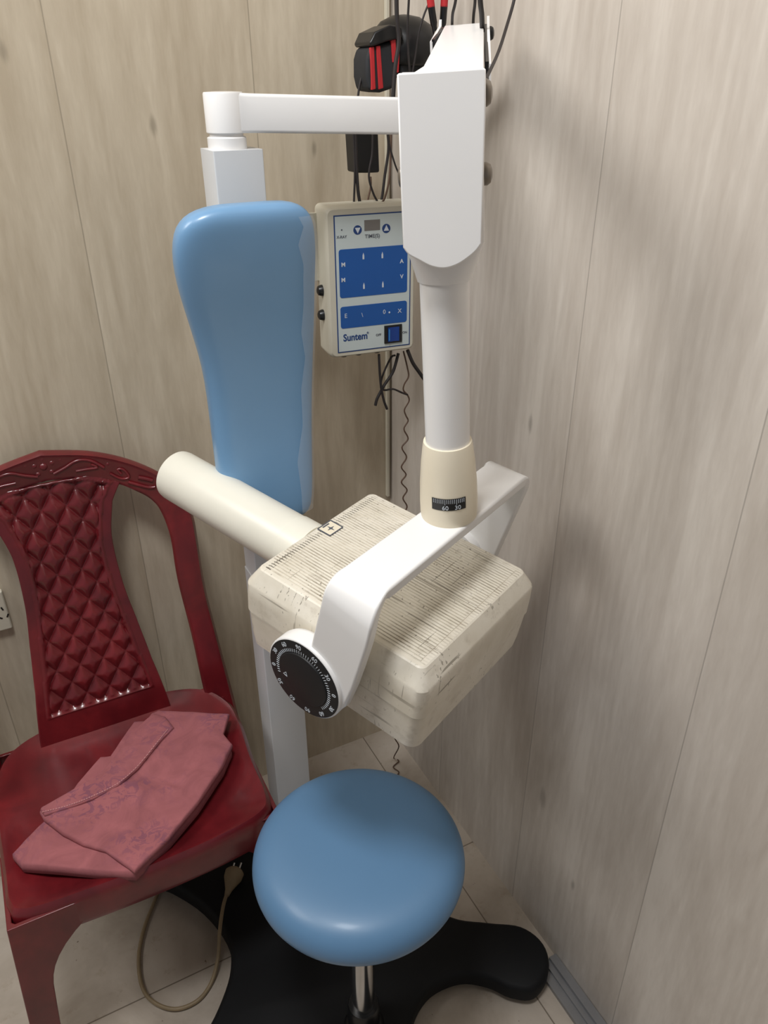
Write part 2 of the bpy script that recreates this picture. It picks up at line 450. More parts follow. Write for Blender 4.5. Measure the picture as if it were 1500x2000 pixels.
for i, (z, xl, xr) in enumerate(ed):
    t = (z - z0) / (z1 - z0)
    e = min(1.0, min(z1 - z, z - z0) / 0.022)
    d = 0.026 * (0.30 + 0.70 * math.sqrt(max(0, 1 - (1 - e) ** 2)))
    # neck curve: the head end leans forward, a hollow below it
    yc = YB + 0.018 * math.sin(t * PI * 1.5) - 0.018 * max(0, (t - 0.62) / 0.38) ** 1.5
    cx_, hw = (xl + xr) / 2, (xr - xl) / 2
    ring = []
    for k in range(40):
        a_ = 2 * PI * k / 40
        cs, sn = math.cos(a_), math.sin(a_)
        ex = 0.42 if hw > d * 1.5 else 0.8
        ring.append(V((cx_ + hw * math.copysign(abs(cs) ** ex, cs), yc + d * math.copysign(abs(sn) ** (0.75), sn), z)))
    rings.append(ring)
backrest = MB().loft(rings).build('backrest', M['blue'], unit, angle=80, subdiv=1)
# clear protective film folded round the right edge and the top left corner
tf = MB()
rr_ = []
for z, xl, xr in ed[2:-3]:
    t = (z - z0) / (z1 - z0); yc = YB + 0.018 * math.sin(t * PI * 1.5) - 0.018 * max(0, (t - 0.62) / 0.38) ** 1.5
    wv = 0.004 * math.sin(z * 60) + 0.003 * math.sin(z * 141)
    rr_.append([V((xr - 0.026 + wv, yc - 0.0275, z)), V((xr - 0.013, yc - 0.026, z)), V((xr - 0.0035, yc - 0.021, z)), V((xr + 0.0015, yc - 0.010, z)), V((xr + 0.002, yc + 0.004, z))])
tf.loft(rr_, False, False, False)
tf.build('clear_film', M['tape'], backrest, label='clear crinkled plastic film on the right edge')
MB().box((CX, (YB + CY) / 2 + 0.01, 1.10), (0.022, 0, 0), (0, 0.022, 0), (0, 0, 0.03)).build('backrest_bracket', M['white2'], unit)

# seat
SC = V((0.2985, 0.661, 0))
sp_ = [(0.02, 0.420), (0.100, 0.420), (0.132, 0.422), (0.145, 0.429), (0.1505, 0.439), (0.1515, 0.450), (0.149, 0.462), (0.142, 0.473), (0.130, 0.4815), (0.110, 0.487), (0.075, 0.490), (0.035, 0.4915), (0.004, 0.492)]
seat = MB().lathe(SC, (0, 0, 1), sp_, 64).build('seat', M['blue2'], unit, angle=80, subdiv=1)
pst = V((0.291, 0.644, 0))
MB().lathe(SC * 0.5 + pst * 0.5, (0, 0, 1), [(0.06, 0.410), (0.06, 0.4205)], 32).build('seat_plate', M['black'], unit)
MB().lathe(pst, (0, 0, 1), [(0.0185, 0.11), (0.0185, 0.412)], 32).build('seat_post', M['chrome'], unit, label='chrome seat post')
MB().lathe(pst, (0, 0, 1), [(0.034, 0.050), (0.031, 0.058), (0.026, 0.062), (0.026, 0.108), (0.024, 0.113), (0.018, 0.113)], 32).build('post_sleeve', M['black'], unit, label='black sleeve at the foot of the seat post')

# horizontal arm
J0 = V((JX, CY, 0))
arm_end = P(815, 227, 1.035)
topz, botz = 1.4045, 1.3592
ez = arm_end.z
adir = (V((arm_end.x, arm_end.y, 0)) - J0).normalized(); aperp = V((-adir.y, adir.x, 0))
ha = MB()
L_ = (V((arm_end.x, arm_end.y, 0)) - J0).length
rings = []
for t, hw, zo in ((0.0, 0.019, 0), (0.035, 0.0165, 0), (0.07, 0.0155, 0), (L_, 0.0155, 0)):
    dz = (ez - (topz + botz) / 2) * t / L_
    c = J0 + adir * t + V((0, 0, (topz + botz) / 2 + dz)); hh = (topz - botz) / 2 - (0.0008 if t > 0.02 else 0)
    rings.append([c + aperp * (-x) + V((0, 0, y)) for x, y in rrect(hw, hh, 0.004, 3)])
ha.loft(rings)
ha.lathe(J0 + V((0, 0, botz)), (0, 0, 1), [(0.0235, 0), (0.0245, 0.001), (0.0245, topz - botz - 0.002), (0.0235, topz - botz), (0.012, topz - botz + 0.0006)], 40)
harm = ha.build('horizontal_arm', M['white'], unit)

# scissor arm, housing, tube
Q = P(877, 1003, 0.90)
T0 = P(868, 545, 0.75)
tax = (T0 - Q).normalized()
a = ray(2154, 23).normalized()
u = (V((0, 0, 1)) - a * a.z).normalized()
b0 = u.cross(a)
MB().lathe(Q, tax, [(0.0242, 0.04), (0.0242, 0.30)], 40).build('vertical_tube', M['white'], unit)
collar = MB().lathe(Q, tax, [(0.020, 0.0), (0.0322, 0.001), (0.0328, 0.006), (0.0330, 0.020), (0.0322, 0.045), (0.0300, 0.072), (0.0275, 0.092), (0.0265, 0.0965), (0.0250, 0.0965)], 48)
collar_o = collar.build('swivel_collar', M['cream'], unit, angle=60, label='cream collar with angle scale')
# scale window on the collar, facing the camera
cdir = (EYE - Q); cdir = (cdir - tax * cdir.dot(tax)).normalized()
cside = tax.cross(cdir)
win = MB(); marks = MB()
def on_collar(ang, h, out):
    d_ = cdir * math.cos(ang) + cside * math.sin(ang)
    return Q + tax * h + d_ * (0.0326 + out)
h0, h1 = 0.0255, 0.0405
A0, A1 = -0.60, 0.60
g = [[on_collar(A0 + (A1 - A0) * i / 14, h, o_) for i in range(15)] for h, o_ in ((h0, 0.0006), (h1, 0.0003))]
win.loft(g, False, False, False)
scale_o = win.build('angle_scale', M['black'], collar_o)
for i in range(17):
    an = -0.52 + 1.04 * i / 16
    hl = 0.0065 if i in (6, 12) else 0.0048
    q0, q1 = on_collar(an, h1 - 0.0008, 0.0009), on_collar(an, h1 - 0.0008 - hl, 0.0009)
    marks.box((q0 + q1) / 2, cside * 0.00028, (q1 - q0) / 2, cdir * 0.0002)
for txt, an in (('60', -0.12), ('30', 0.30)):
    d_ = cdir * math.cos(an) + cside * math.sin(an); s_ = tax.cross(d_)
    text_mesh(marks, txt, 0.0075, frame(on_collar(an, h0 + 0.0036, 0.0011), s_, tax, d_))
marks.build('scale_marks', M['lightink'], collar_o)

# housing
hf = V((0.545, 0.839, 0.0)).normalized()
hx = V((hf.y, -hf.x, 0.062)).normalized(); hz = hx.cross(hf)
if hz.z < 0: hz = -hz
HO = P(865, 330, 0.662)
pix = [(775, 147), (777, 143), (946, 132), (949, 136), (949, 200), (945, 340), (941, 476), (931, 490), (915, 504), (893, 518), (868, 525), (842, 521), (818, 509), (798, 498), (787, 484), (781, 330)]
fp = [on(px, py, HO, hf) for px, py in pix]
fp = fp[:6] + spline(fp[6:15], 4) + fp[15:]
hs = MB().prism(fp, hf * 0.006)
fronto = hs.build('housing_cover', M['white'], unit, bevel=0.0022)
hl_ = [(p - HO).dot(hx) for p in fp]; 
wL, wR = min(hl_), max(hl_)
ztop = (fp[1] - HO).dot(hz); zlow = (fp[6] - HO).dot(hz)
hb = MB()
cw, hw = (wL + wR) / 2, (wR - wL) / 2 - 0.0015
def sec(h, w_, d_, r, cx_=cw, dc=0.0):
    c = HO + hz * h + hx * cx_ + hf * (0.006 + 0.026 + dc)
    return [c + hx * x + hf * y for x, y in rrect(w_, d_, r, 6)]
tt = (T0 - HO)
ctx, ctf, ctz = tt.dot(hx), tt.dot(hf), tt.dot(hz)
rings = [sec(ztop - 0.001, hw, 0.026, 0.003), sec(zlow, hw, 0.026, 0.004)]
for k, (fx, rr2) in enumerate(((0.25, 0.3), (0.6, 0.65), (1.0, 1.0))):
    h = zlow + (ctz - zlow) * fx
    wx = hw * (1 - fx) + 0.0265 * fx; dx = 0.026 * (1 - fx) + 0.0265 * fx
    rings.append(sec(h, wx, dx, min(wx, dx) * (0.2 + 0.79 * rr2), cw * (1 - fx) + ctx * fx, (ctf - 0.032) * fx))
hb.loft(rings)
housing = hb.build('arm_housing', M['white'], unit, angle=50)
# bolts on the housing's sides
def bolt(c, ax, r, h, par, mat='bolt', nm='bolt'):
    MB().lathe(c, ax, [(r, -0.001), (r, h * 0.35), (r * 0.8, h * 0.8), (r * 0.35, h)], 20).build(nm, M[mat], par)
for px, py, side, r in ((951, 181, 1, 0.0105), (951, 339, 1, 0.0095), (779, 345, -1, 0.0095)):
    c = on(px, py, HO + hf * 0.02, hf)
    c = HO + hz * (c - HO).dot(hz) + hx * (cw + side * (hw + 0.0002)) + hf * 0.018
    bolt(c, hx * side, r, 0.007 if side > 0 else 0.004, housing)
# upper scissor segment
n0 = P(880, 146, 0.690); n1 = P(906.5, 47, 0.93)
du = (n1 - n0).normalized(); sx_ = (hx - du * hx.dot(du)).normalized(); nz_ = sx_.cross(du)
if nz_.z < 0: nz_ = -nz_
seg = MB()
for c, hw_ in ((n0, 0.0305), (n1, 0.0232)):
    pass
def asec(c, hw_, top, bot):
    return [c + sx_ * hw_ + nz_ * top, c - sx_ * hw_ + nz_ * top, c - sx_ * hw_ - nz_ * bot, c + sx_ * hw_ - nz_ * bot]
seg.loft([asec(n0 - du * 0.006, 0.0300, 0, 0.034), asec(n0 + du * 0.012, 0.0292, 0, 0.034), asec(n1, 0.0232, 0, 0.034)])
upper = seg.build('scissor_arm', M['white'], unit, bevel=0.0012)
for sd, ww in ((1, 0.0), (-1, 0.0)):
    fl = MB()
    p0 = n0 + du * (0.065 if sd > 0 else 0.225) + sx_ * sd * 0.0285 * 1.0; p1 = n1 + du * 0.004 + sx_ * sd * 0.0235
    q = sx_ * sd
    fl.loft([[c + q * 0.0035 + nz_ * t1, c + q * 0.0065 + nz_ * t1, c + q * 0.0065 - nz_ * 0.036, c + q * 0.0035 - nz_ * 0.036] for c, t1 in ((p0, -0.004), (p0 + (p1 - p0) * 0.93, 0.0), (p1, 0.006))])
    fl.build('side_plate', M['white'], upper)
    bk_ = MB(); bk_.loft([[c + q * 0.0002 + nz_ * -0.002, c + q * 0.0034 + nz_ * -0.002, c + q * 0.0034 - nz_ * 0.03, c + q * 0.0002 - nz_ * 0.03] for c in (p0 + sx_ * sd * 0.001, p1)])  # solid black strip stands in for the dark gap beside the arm
    bk_.build('dark_gap_strip', M['black'], upper, label='black strip standing in for the dark gap between arm and side plate')
    bolt(n1 - du * 0.012 + q * 0.030 - nz_ * 0.010, q, 0.0075, 0.006, upper, 'black' if sd > 0 else 'bolt')
# lower scissor segment down to the end of the horizontal arm
e0 = n1 - nz_ * 0.040; e1 = arm_end + V((0, 0.0, 0.03))
dl = (e1 - e0).normalized(); sl = (sx_ - dl * sx_.dot(dl)).normalized(); nl = sl.cross(dl)
ls = MB().loft([[e + sl * 0.016 * x + nl * 0.014 * y for x, y in ((1, 1), (-1, 1), (-1, -1), (1, -1))] for e in (e0, e1)])
ls.lathe(n1 - nz_ * 0.024 - sx_ * 0.022, sx_, [(0.016, 0), (0.016, 0.044)], 24)
ls.lathe(arm_end - V((0, 0, 0.024)), (0, 0, 1), [(0.021, 0), (0.021, 0.075)], 28)
ls.build('lower_scissor_arm', M['white'], unit, bevel=0.001)

# yoke
phi = math.radians(18)
vdn = -u * math.cos(phi) + b0 * math.sin(phi)
wl = b0 * math.cos(phi) + u * math.sin(phi)
TH = 0.0145; HWY = 0.0305
ta, tb_ = -0.186, 0.152
R_ = 0.026
st = []   # stations: (outer-face centre, width vec, thickness normal)
for l in (0.175, 0.10, R_): st.append((Q + a * tb_ + vdn * l, wl, a, 0.031))
for k in range(1, 6):
    t = PI / 2 * k / 6
    c = Q + a * (tb_ - R_) + vdn * R_
    nn = (a * math.cos(t) - vdn * math.sin(t)); st.append((c + nn * R_, (wl * (1 - k / 6) + b0 * (k / 6)).normalized(), nn, 0.031))
st.append((Q + a * (tb_ - R_), b0, u, 0.030)); st.append((Q, b0, u, HWY)); st.append((Q + a * (ta + R_ * 1.3), b0, u, 0.0315))
R2 = R_ * 1.3
for k in range(1, 8):
    t = PI / 2 * k / 8
    c = Q + a * (ta + R2) + vdn * R2
    nn = (-a * math.sin(t) - vdn * math.cos(t)); w_ = (b0 * (1 - k / 8) + wl * (k / 8)).normalized(); st.append((c + nn * R2 - w_ * 0.008 * (k / 8) ** 1.3, w_, nn, 0.0315 + 0.002 * k / 8))
for l, q_ in ((0.05, 0.0335), (0.09, 0.0335), (0.125, 0.033), (0.165, 0.030), (0.19, 0.020)): st.append((Q + a * ta + vdn * l - wl * 0.008, wl, -a, q_))
rings = []
for c, wv, nn, hw_ in st:
    rings.append([c + wv * hw_, c - wv * hw_, c - wv * hw_ - nn * TH, c + wv * hw_ - nn * TH])
ym = MB().loft(rings)
yoke = ym.build('yoke', M['white'], unit, bevel=0.0035, seg=4, angle=45)
# ear and dial
D1 = on(593, 1326, Q + a * (ta - 0.004), a)
DC = D1 + a * 0.004
ear = MB().lathe(DC, -a, [(0.046, -0.022), (0.0535, -0.019), (0.0550, -0.014), (0.0550, 0.0015), (0.0545, 0.0033), (0.0530, 0.004)], 56)
ear.build('yoke_hub', M['white'], unit, angle=60)
# second hub on the far side
MB().lathe(DC - a * ta + a * (tb_ - TH), a, [(0.034, -0.012), (0.036, -0.008), (0.036, 0.0)], 40).build('yoke_hub', M['white'], unit, angle=60)
dial = MB().lathe(D1, -a, [(0.0528, -0.001), (0.0528, 0.0006), (0.0520, 0.0010), (0.0365, 0.0010), (0.0360, 0.0026), (0.0345, 0.0032)], 64).build('angle_dial', M['dialblack'], unit, angle=40, label='black round angle dial with white numbers')
# dial frame: x right as seen from outside, y up
dn = -a; dy = (u - dn * u.dot(dn)).normalized(); dx_ = dy.cross(dn)
dm = MB()
rot0 = math.radians(DIAL_ROT) if 'DIAL_ROT' in globals() else math.radians(2)
def dpt(ang, r, h=0.0012): return D1 + (dx_ * math.cos(ang) + dy * math.sin(ang)) * r + dn * h
for i in range(72):
    if 44 < i < 68: continue
    an = rot0 + math.radians(-120 + i * 5 + 90)
    q0, q1 = dpt(an, 0.0378), dpt(an, 0.0418)
    tv = (-dx_ * math.sin(an) + dy * math.cos(an))
    dm.box((q0 + q1) / 2, tv * 0.00032, (q1 - q0) / 2, dn * 0.0002)
for k, t_ in enumerate(('0', '30', '60', '90', '60', '30', '0', '30', '60', '90', '60', '30')):
    an = rot0 + math.radians(90 - 30 * (k - 3))
    rv = dx_ * math.cos(an) + dy * math.sin(an); tv = -dx_ * math.sin(an) + dy * math.cos(an)
    text_mesh(dm, t_, 0.0086, frame(dpt(an, 0.0468), -tv, rv, dn))
an = rot0 + math.radians(187)
tp = [dpt(an, 0.030, 0.0034), dpt(an + 0.13, 0.0250, 0.0034), dpt(an - 0.13, 0.0250, 0.0034)]
for i in range(3):
    q0, q1 = tp[i], tp[(i + 1) % 3]; e_ = (q1 - q0); dm.box((q0 + q1) / 2, e_ / 2, dn.cross(e_).normalized() * 0.0003, dn * 0.0002)
dm.build('dial_marks', M['lightink'], dial)

# tube head
B = ray(-1808, -327).normalized(); B = (B - a * B.dot(a)).normalized()
C = a.cross(B)
if C.z < 0: C = -C
P2 = P(502, 1108, 0.93)
HWd, HL = 0.110, 0.123
HOr = P2 + a * HWd - B * HL
FH = frame(HOr, a, B, C) if a.cross(B).dot(C) > 0 else frame(HOr, -a, B, C)
def hsec(o_, h, r):
    return [HOr + a * x + B * y - C * h for x, y in rrect(HWd + o_, HL + o_, r, 8)]
hc = MB().loft([hsec(*q) for q in ((-0.0020, 0, 0.008), (0.0, 0.0012, 0.009), (0.0108, 0.0195, 0.013), (0.0122, 0.0225, 0.014), (0.0128, 0.040, 0.014), (0.0128, 0.0640, 0.014), (0.0120, 0.0650, 0.013), (0.004, 0.0650, 0.012))])
# raised ribs of the top grille
nr = int(2 * RIB_HALF / RIB_PITCH)
k0 = math.ceil(-RIB_HALF / RIB_PITCH)
for k in range(k0, -k0):
    x = (k + 0.31) * RIB_PITCH
    hc.box(HOr + a * x * (1 if a.cross(B).dot(C) > 0 else -1) + C * 0.0003, a * RIB_PITCH * 0.31, B * 0.1135, C * 0.0006)
head = hc.build('head_cover', M['shell_ribs'], unit, fr=FH, angle=24, label='yellowed ribbed top cover of the x-ray head')
hb2 = MB().loft([hsec(*q) for q in ((0.004, 0.0664, 0.012), (0.0108, 0.0664, 0.013), (0.0115, 0.0675, 0.014), (0.0110, 0.075, 0.014), (0.0095, 0.105, 0.015), (0.0075, 0.122, 0.015), (0.000, 0.131, 0.013), (-0.014, 0.135, 0.010))])
hb2.build('head_shell', M['shell'], unit, fr=FH, angle=24, label='yellowed lower shell of the x-ray head')
# sticker with a four-pointed star near the cone edge
lc = on(645, 1033, HOr, C) + C * 0.0011
lx, ly = (a - B * 0.0).normalized(), B
lbl = MB().box(lc, lx * 0.0125, ly * 0.0105, C * 0.0003).build('label_plate', M['cream'], head)
fm = MB()
for sg, e1_, e2_ in ((1, lx * 0.0125, ly * 0.0105), (1, ly * 0.0105, lx * 0.0125)):
    for s2 in (-1, 1): fm.box(lc + C * 0.0005 + e2_ * s2, e1_, e2_ * 0.07, C * 0.0002)
star = [lc + C * 0.0005 + (lx * math.cos(PI * k / 4) + ly * math.sin(PI * k / 4)) * (0.0062 if k % 2 == 0 else 0.0017) - ly * 0.001 for k in range(8)]
fm.prism(star, C * 0.0002)
fm.box(lc + C * 0.0005 + ly * 0.0075, lx * 0.006, ly * 0.0010, C * 0.0002)
fm.build('label_print', M['greyink'], head)
# cone
cs = HOr + B * (HL + 0.0125) - C * 0.048 - a * 0.002
coneax = (P(346, 934, 1.0) - cs)
cd_ = B
coneax = cd_
MB().lathe(cs, coneax, [(0.040, -0.004), (0.0400, 0.004), (0.0398, 0.030), (0.0385, 0.031), (0.0388, 0.033), (0.0388, 0.262), (0.0380, 0.268), (0.0360, 0.270), (0.0340, 0.268), (0.0335, 0.255), (0.0335, 0.06)], 48).build('collimator_cone', M['cone'], unit, angle=35)

# control box
Rb = V((math.cos(math.radians(-6.4)), math.sin(math.radians(-6.4)), 0)); Nb = V((Rb.y, -Rb.x, 0)); Zb = V((0, 0, 1))   # Nb faces the room
BO = aty(727, 550, 1.085)
on_b = lambda px, py, d=0.0: on(px, py, BO + Nb * d, Nb)
bl, tl, br_ = on_b(647, 699), on_b(640, 407), on_b(808, 682)
xl_, xr_ = (bl - BO).dot(Rb), (br_ - BO).dot(Rb); zb_, zt_ = (bl.z + br_.z) / 2 - BO.z, tl.z - BO.z
bw, bh = (xr_ - xl_) / 2, (zt_ - zb_) / 2
BCn = BO + Rb * (xl_ + bw) + Zb * (zb_ + bh)
cb = MB().loft([[BCn + Rb * x + Zb * y + Nb * d for x, y in rrect(bw + o_, bh + o_, 0.008, 4)] for d, o_ in ((-0.052, 0.001), (-0.012, 0.001), (-0.003, 0.0), (0.0, -0.0025))])
cbox = cb.build('control_box', M['box'], unit, angle=40)
FB = frame(BCn, Rb, Zb, Nb)
def flat(mb, x0, x1, y0, y1, d, r=0.0):
    pts = rrect((x1 - x0) / 2, (y1 - y0) / 2, r, 4) if r else [((x1 - x0) / 2 * i, (y1 - y0) / 2 * j) for i, j in ((-1, -1), (1, -1), (1, 1), (-1, 1))]
    cx_, cy_ = (x0 + x1) / 2, (y0 + y1) / 2
    mb.prism([FB @ V((cx_ + x, cy_ + y, d)) for x, y in pts], Nb * 0.0004)
def bp(px, py):
    p = FB.inverted() @ on(px, py, BCn, Nb); return p.x, p.y
ox0, oy1 = bp(651, 421); ox1, oy0 = bp(800, 673)
m_ = MB(); flat(m_, ox0, ox1, oy0, oy1, 0.0001); m_.build('overlay', M['ink'], cbox, label='dark blue border of the front panel')
m_ = MB(); flat(m_, ox0 + 0.0018, ox1 - 0.0018, oy0 + 0.0018, oy1 - 0.0018, 0.0004); m_.build('front_panel', M['overlay'], cbox)
m_ = MB()
x0, y1 = bp(657, 488); x1, y0 = bp(793, 570); flat(m_, ox0 + 0.006, ox1 - 0.006, y0, y1, 0.0008, 0.004)
bx0, by1, by0 = ox0 + 0.006, y1, y0
x0, y1 = bp(661, 600); x1, y0 = bp(794, 628); flat(m_, ox0 + 0.006, ox1 - 0.006, y0 , y1, 0.0008, 0.004)
m_.build('button_field', M['navy'], cbox)
ic = MB()
def fr_at(px, py, d): x, y = bp(px, py); return frame(FB @ V((x, y, d)), Rb, Zb, Nb)
for px, py, t_ in ((670, 517, 'M'), (670, 547, 'M'), (784, 510, 'A'), (784, 540, 'V')):
    ic = MB(); text_mesh(ic, t_, 0.0085, fr_at(px, py, 0.0014), 0.0002); ic.build('button_icon', M['lightink'], cbox)
for px, py in ((709, 500), (746, 498), (710, 558), (747, 555)):
    ic = MB(); x, y = bp(px, py); ic.prism([FB @ V((x + i, y + j, 0.0013)) for i, j in ((-0.0012, -0.0045), (0.0014, -0.0045), (0.0014, 0.001), (0.0002, 0.005), (-0.0012, 0.001))], Nb * 0.0003); ic.build('button_icon', M['lightink'], cbox)
for px, py, t_ in ((675, 617, 'E'), (707, 615, '\\'), (750, 609, '0'), (780, 607, 'X')):
    ic = MB(); text_mesh(ic, t_, 0.0095, fr_at(px, py, 0.0014)); ic.build('button_icon', M['lightink'], cbox)
ic = MB(); x, y = bp(760, 610); ic.lathe(FB @ V((x, y, 0.0012)), Nb, [(0.0016, 0), (0.001, 0.001)], 12)
ic.build('indicator_light', M['lightink'], cbox)
tx = MB()
text_mesh(tx, 'Suntem', 0.0155, fr_at(694, 658, 0.001), 0.0004, sx=0.86)
text_mesh(tx, '®', 0.005, fr_at(718, 650, 0.001))
tx.build('maker_name', M['ink'], cbox, label='dark blue maker name lettering')
for px, py, s_ in ((698, 449, 1), (754, 446, -1)):
    x, y = bp(px, py)
    tw = MB().lathe(FB @ V((x, y, 0.0005)), Nb, [(0.0066, 0), (0.0066, 0.0006)], 28); tw.build('button_ring', M['ink'], cbox)
    tw = MB(); tw.prism([FB @ V((x + i, y + j * s_, 0.0013)) for i, j in ((-0.0042, 0.0032), (0.0042, 0.0032), (0, -0.0050))], Nb * 0.0004); tw.build('arrow_button', M['lightink'], cbox)
tg = MB()
for t_, z_, px, py in (('TIME(S)', 0.0074, 727, 461), ('X-RAY', 0.0054, 667, 463), ('OFF', 0.0052, 739, 654), ('ON', 0.0052, 790, 649)):
    tg = MB(); text_mesh(tg, t_, z_, fr_at(px, py, 0.001), 0.0001); tg.build('panel_lettering', M['greyink'], cbox)
tg = MB()
x, y = bp(667, 449); tg.lathe(FB @ V((x, y, 0.0006)), Nb, [(0.0012, 0), (0.0012, 0.0005)], 12)
tg.build('indicator_light', M['greyink'], cbox)
x0, y1 = bp(711, 430); x1, y0 = bp(742, 449); m_ = MB(); flat(m_, x0, x1, y0, y1, 0.0006); m_.build('display', M['display'], cbox)
x0, y1 = bp(750, 636); x1, y0 = bp(784, 667)
m_ = MB(); m_.box(FB @ V(((x0 + x1) / 2, (y0 + y1) / 2, 0.001)), Rb * (x1 - x0) / 2, Zb * (y1 - y0) / 2, Nb * 0.0018)
sw = m_.build('power_switch', M['black'], cbox, bevel=0.0006)
m_ = MB(); sxm = (x1 - x0) / 2 * 0.62; sym = (y1 - y0) / 2 * 0.78; cxx, cyy = (x0 + x1) / 2, (y0 + y1) / 2
m_.loft([[FB @ V((cxx - sxm, cyy + s_ * sym, 0.002)), FB @ V((cxx - sxm, cyy + s_ * sym, 0.0052)), FB @ V((cxx, cyy + s_ * sym, 0.0032)), FB @ V((cxx + sxm, cyy + s_ * sym, 0.0046)), FB @ V((cxx + sxm, cyy + s_ * sym, 0.002))] for s_ in (-1, 1)])
m_.build('rocker', M['switch'], cbox)
m_ = MB(); m_.box(FB @ V((cxx - sxm * 0.86, cyy, 0.0054)), Rb * sxm * 0.12, Zb * sym * 0.8, Nb * 0.0003); m_.build('rocker_edge', M['switch2'], cbox)
# knobs on the left side, glands below, bracket to the column
for dz in (0.062, 0.100):
    bolt(BCn - Rb * bw + Zb * (-bh + dz) - Nb * 0.030, -Rb, 0.0085, 0.010, cbox, 'black', 'side_knob')
for dx2 in (-0.045, -0.020, 0.012):
    bolt(BCn + Rb * dx2 - Zb * bh - Nb * 0.016, -Zb, 0.0065, 0.005, cbox, 'black', 'cable_gland')
MB().box(V(((CX + 0.0325 + BCn.x - bw + 0.03) / 2, BCn.y + 0.055, BCn.z + 0.05)), ((BCn.x - bw + 0.03 - CX - 0.0325) / 2, 0, 0), (0, 0.003, 0), (0, 0, 0.05)).build('box_bracket', M['box'], unit, bevel=0.001)

# ------------------------------------------------------------------ red chair
CO = V((0.029, 0.985, 0))
chair = thing('plastic_chair', 'dark red armless plastic chair with a diamond-patterned back and a pink cloth on its seat', 'chair', CO)
ZS = 0.425
# seat outline (world offsets from CO)
so = [(-0.188, -0.10), (-0.186, -0.150), (-0.165, -0.173), (-0.07, -0.182), (0.03, -0.184), (0.12, -0.180), (0.180, -0.168), (0.199, -0.140), (0.203, -0.05), (0.212, 0.04), (0.208, 0.10), (0.180, 0.150), (0.130, 0.175), (0.06, 0.183), (-0.06, 0.183), (-0.130, 0.170), (-0.175, 0.130), (-0.190, 0.05)]
sol = spline([V((x, y, 0)) for x, y in so], 4, True)
def sring(sc, z):
    out = []
    for p in sol:
        d_ = p.length; q = p * sc
        dish = 0
        out.append(CO + V((q.x, q.y, z)))
    return out
sm = MB()
rings = [sring(1.015, ZS - 0.058), sring(1.022, ZS - 0.050), sring(1.012, ZS - 0.018), sring(1.0, ZS - 0.006), sring(0.975, ZS), sring(0.94, ZS - 0.002), sring(0.86, ZS - 0.009), sring(0.70, ZS - 0.016), sring(0.4, ZS - 0.020), sring(0.1, ZS - 0.021)]
inner = [sring(0.99, ZS - 0.058), sring(0.985, ZS - 0.02), sring(0.9, ZS - 0.022), sring(0.2, ZS - 0.030)]
sm.loft(rings, False, True); sm.loft([rings[0]] + inner, False, True)
cseat = sm.build('seat', M['maroon'], chair, angle=55)
# legs: L-shaped, splayed, with arched apron
def leg(fx, fy, cut=0.0):
    top = CO + V(((0.205 if fx > 0 else -0.192), (0.165 if fy > 0 else (-0.172 if fx > 0 else -0.182)), ZS - 0.012)); bot = CO + V((fx * 0.222, fy * 0.205, 0))
    if fx > 0 and fy < 0: bot = CO + V((0.236, -0.120, 0.0515))
    m = MB(); rings = []
    for t in [i / 24 for i in range(25)]:
        c = top.lerp(bot, t)
        wx = 0.045 + 0.11 * max(0, 1 - t / 0.36) ** 2.4; wy = 0.040 + 0.09 * max(0, 1 - t / 0.36) ** 2.4
        wx -= 0.010 * t; wy -= 0.008 * t; th = 0.007
        sx, sy = -fx, -fy
        o_ = c
        rings.append([o_, o_ + V((sx * wx, 0, 0)), o_ + V((sx * wx, sy * th, 0)), o_ + V((sx * th * 1.6, sy * th, 0)), o_ + V((sx * th, sy * th * 1.6, 0)), o_ + V((sx * th, sy * wy, 0)), o_ + V((0, sy * wy, 0))])
    m.loft(rings)
    return m.build('leg', M['maroon'], chair, bevel=0.0015, seg=2)
for fx in (-1, 1):
    for fy in (-1, 1): leg(fx, fy)
# backrest
BOr = V((CO.x, 1.14, 0.43)); e1 = V((1, 0, 0)); e2 = V((0, 0.2, 1)).normalized(); eN = e1.cross(e2)   # eN faces the sitter (-y)
if eN.y > 0: eN = -eN
def bs(s, t, n=0.0): return BOr + e1 * s + e2 * t + eN * (n - 0.35 * s * s * 0 + 0.9 * max(0, abs(s) - 0.06) ** 2)
outer = [(0.226, -0.075), (0.222, 0.0), (0.216, 0.09), (0.210, 0.20), (0.212, 0.29), (0.212, 0.335), (0.203, 0.375), (0.180, 0.411), (0.130, 0.448), (0.070, 0.474), (0.0, 0.489)]
innr = [(0.180, -0.075), (0.175, 0.0), (0.173, 0.11), (0.168, 0.22), (0.170, 0.30), (0.163, 0.350), (0.150, 0.376), (0.130, 0.394), (0.104, 0.412), (0.060, 0.431), (0.0, 0.440)]
def full(l): return spline([V((s, t, 0)) for s, t in l], 5) + [V((-p.x, p.y, 0)) for p in spline([V((s, t, 0)) for s, t in l], 5)[::-1][1:]]
oo, ii = full(outer), full(innr)
fr_ = MB(); rings = []
for p, q in zip(oo, ii):
    m1 = p.lerp(q, 0.12); m2 = p.lerp(q, 0.88)
    rings.append([bs(p.x, p.y, 0.002), bs(m1.x, m1.y, 0.011), bs(p.lerp(q, 0.24).x, p.lerp(q, 0.24).y, 0.007), bs(m2.x, m2.y, 0.006), bs(q.x, q.y, 0.002), bs(q.x, q.y, -0.006), bs(p.x, p.y, -0.006)])
fr_.loft(rings)
bframe = fr_.build('backrest_frame', M['maroon'], chair, angle=50)
